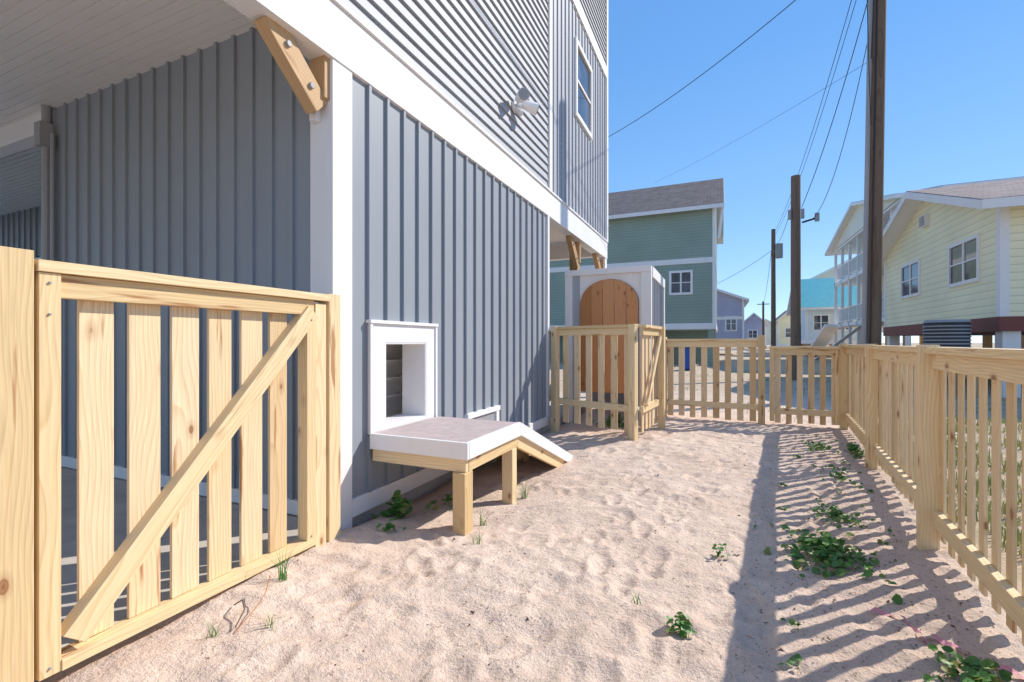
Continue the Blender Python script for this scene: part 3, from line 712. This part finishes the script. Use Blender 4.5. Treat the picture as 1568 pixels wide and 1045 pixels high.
def tuft(name,cx,cy,n,L=.16,sp=.03):
    q=MB()
    for i in range(n):
        x=cx+random.gauss(0,sp*.4);y=cy+random.gauss(0,sp*.4);z=gz(x,y)-.005;a=random.uniform(0,6.28);d=Vector((math.cos(a),math.sin(a),0));s=d.cross(VZ)
        l=L*random.uniform(.5,1.1);bend=random.uniform(.3,1.1);w=.003;vs=[]
        for k in range(5):
            t=k/4; p=Vector((x,y,z))+d*l*bend*t*t*.8+VZ*l*(t-.45*bend*t*t); ww=w*(1-t*.9); vs+=[p-s*ww,p+s*ww]
        q.add(vs,[(2*k,2*k+1,2*k+3,2*k+2) for k in range(4)],GREENP,None,random.uniform(.3,.95))
    q.obj(name)
weed('creeping_weed',.54,3.12,.24,.36,420,.022,.08)
weed('creeping_weed',.74,3.9,.2,.35,130,.018,.04)
weed('creeping_weed',.82,2.15,.14,.14,90,.020)
weed('creeping_weed',-.16,2.08,.07,.07,26,.020)
weed('creeping_weed',0,2.87,.06,.04,16,.015)
weed('creeping_weed',.95,5.0,.18,.5,70,.018,.03)
weed('creeping_weed',1.05,6.4,.22,.4,90,.020,.04)
weed('creeping_weed',1.33,6.2,.08,.35,90,.024,.1)
weed('creeping_weed',-2.12,2.72,.12,.14,46,.034,.17)
weed('creeping_weed',-1.95,3.1,.15,.3,40,.022,.08)
weed('creeping_weed',-1.95,2.45,.08,.08,14,.02,.08)
weed('creeping_weed',-1.42,7.0,.35,.2,160,.03,.2)
for i in range(22):
    y=random.uniform(1.6,7.5); weed('creeping_weed',FX(y)-random.uniform(.05,.8),y,.05,.06,random.randint(4,10),.014,.02)
tuft('grass_tuft',-2.0,1.66,16,.20); tuft('grass_tuft',-1.72,1.36,9,.10); tuft('grass_tuft',-1.5,2.85,14,.16); tuft('grass_tuft',-1.46,3.5,20,.22); tuft('grass_tuft',-1.9,1.25,8,.1); tuft('grass_tuft',-.35,2.2,8,.08); tuft('grass_tuft',-1.35,2.5,10,.12); tuft('grass_tuft',.12,1.6,8,.08)
q=MB()
def blade(x,y,z,l):
    a=random.uniform(0,6.28);d=Vector((math.cos(a),math.sin(a),0));s=d.cross(VZ)*(.0035+.0004*y);p=Vector((x,y,z));b=random.uniform(.1,.7)
    m_=p+d*l*.3*b+VZ*l*.55; e=p+d*l*b+VZ*l*(1-.3*b)
    q.add([p-s,p+s,m_+s*.8,m_-s*.8,e],[(0,1,2,3),(3,2,4)],GRASSM)
for i in range(11000):
    y=random.uniform(1.2,9.5)
    x=FX(y)+.06+abs(random.gauss(0,1.4))
    if noise.noise((x*1.2,y*1.2,0))>-.15: blade(x,y,gz(x,y),random.uniform(.04,.14))
for i in range(6000):
    y=random.uniform(8.1,24);x=random.uniform(-3,8)
    if noise.noise((x*.7,y*.5,4))>.22: blade(x,y,gz(x,y)-.01,random.uniform(.04,.11))
q.obj('grass')
q=MB()
for i in range(6500):
    if random.random()<.4:
        y=random.uniform(1.3,7.6);x=FX(y)-random.random()**1.0*.95; 
    else:
        x=random.uniform(-1.9,1.0);y=random.uniform(1.1,7.5)
        if noise.noise((x*1.6,y*1.6,9))<.0: continue
    s=random.uniform(.0018,.0065)*(1+(random.random()<.06)*1.2);z=gz(x,y)
    vs=[Vector((x,y,z))+Vector((random.uniform(-1,1),random.uniform(-1,1),random.uniform(-.2,1)))*s for _ in range(5)]
    q.add(vs,[(0,1,2),(0,2,3),(0,3,1),(1,2,4),(2,3,4),(3,1,4)],DEBM,None,random.random()*.8)
q.obj('soil_debris')
def twig(pts,r,mat,name='twig'):
    cu=bpy.data.curves.new(name,'CURVE');cu.dimensions='3D';cu.bevel_depth=r;sp=cu.splines.new('POLY');sp.points.add(len(pts)-1)
    for i,(x,y,h) in enumerate(pts): sp.points[i].co=(x,y,gz(x,y)+h,1)
    cu.materials.append(mat);o=bpy.data.objects.new(name,cu);scene.collection.objects.link(o)
twig([(-2.02,1.42,.01),(-1.95,1.41,.05),(-1.88,1.37,.04),(-1.84,1.30,.01)],.003,POLE)
twig([(-1.95,1.55,.08),(-1.9,1.49,.06),(-1.86,1.42,.04),(-1.82,1.28,.0)],.0022,CEDAR)
for i in range(10):
    x=random.uniform(-1.6,1.1);y=random.uniform(1.6,5.5);a=random.uniform(0,6.28);l=random.uniform(.015,.035)
    twig([(x,y,.002),(x+l*math.cos(a),y+l*math.sin(a),.004),(x+1.9*l*math.cos(a+.15),y+1.9*l*math.sin(a+.15),.001)],.0013,random.choice([CEDAR,POSTW]))
q=MB(); pts=[]
for i in range(40):
    t=i/39; pts.append(Vector((.60+.42*t+.04*math.sin(9*t),2.52-.28*t+.05*math.sin(14*t),0)))
for i,p in enumerate(pts): p.z=gz(p.x,p.y)+.012+.01*math.sin(i*1.3)
vs=[]
for i,p in enumerate(pts):
    o=Vector((.3,.9,.5*math.sin(i*.9))).normalized()*.012; vs+=[p-o,p+o]
q.add(vs,[(2*i,2*i+1,2*i+3,2*i+2) for i in range(39)],PINK); q.obj('pink_ribbon')

# ------------------------------------------------------------------ light, sky, camera
sd=Vector((.87,.83,1.0))
el=math.atan2(1.0,math.hypot(.87,.83)); az=math.atan2(.87,.83)
sl=bpy.data.lights.new('sun','SUN'); sl.energy=5.0; sl.angle=R(.5); sl.color=(1,.94,.85)
so=bpy.data.objects.new('sun',sl); so.rotation_euler=(-sd).to_track_quat('-Z','Y').to_euler(); so.location=(20,20,30); scene.collection.objects.link(so)
wd_=bpy.data.worlds.new('World'); scene.world=wd_; wd_.use_nodes=True; nt=wd_.node_tree; L=nt.links
sk=nt.nodes.new('ShaderNodeTexSky'); sk.sky_type='NISHITA'; sk.sun_disc=False; sk.sun_elevation=el; sk.sun_rotation=az
sk.altitude=2500; sk.air_density=1.0; sk.dust_density=0.0; sk.ozone_density=2.0
# clear-air correction: blend the physical sky with an elevation gradient of deep blue so the horizon stays blue
tc=nt.nodes.new('ShaderNodeTexCoord'); sp=nt.nodes.new('ShaderNodeSeparateXYZ'); L.new(tc.outputs['Generated'],sp.inputs[0])
rg=ramp(nt,[(0.0,(.42,.66,.93)),(0.06,(.36,.61,.93)),(0.22,(.22,.50,.92)),(0.5,(.125,.385,.86)),(1.0,(.09,.29,.75))])
L.new(sp.outputs['Z'],rg.inputs[0])
gs=nt.nodes.new('ShaderNodeVectorMath'); gs.operation='SCALE'; gs.inputs['Scale'].default_value=6.6; L.new(rg.outputs[0],gs.inputs[0])
hs=nt.nodes.new('ShaderNodeVectorMath'); hs.operation='SCALE'; hs.inputs['Scale'].default_value=2.0; L.new(sk.outputs[0],hs.inputs[0])
mx=nt.nodes.new('ShaderNodeMix'); mx.data_type='RGBA'; mx.inputs[0].default_value=.78; L.new(hs.outputs[0],mx.inputs[6]); L.new(gs.outputs[0],mx.inputs[7])
bg=nt.nodes['Background']; bg.inputs[1].default_value=.15; L.new(mx.outputs[2],bg.inputs[0])
cam=bpy.data.cameras.new('camera'); cam.lens=16.4; cam.sensor_width=36; cam.clip_end=8000; cam.clip_start=.05; cam.shift_y=.0016
co=bpy.data.objects.new('camera',cam); co.location=(0,0,1.2); co.rotation_euler=(R(90),0,R(24.1)); scene.collection.objects.link(co); scene.camera=co
scene.view_settings.view_transform='Standard'; scene.view_settings.look='None'; scene.view_settings.exposure=0
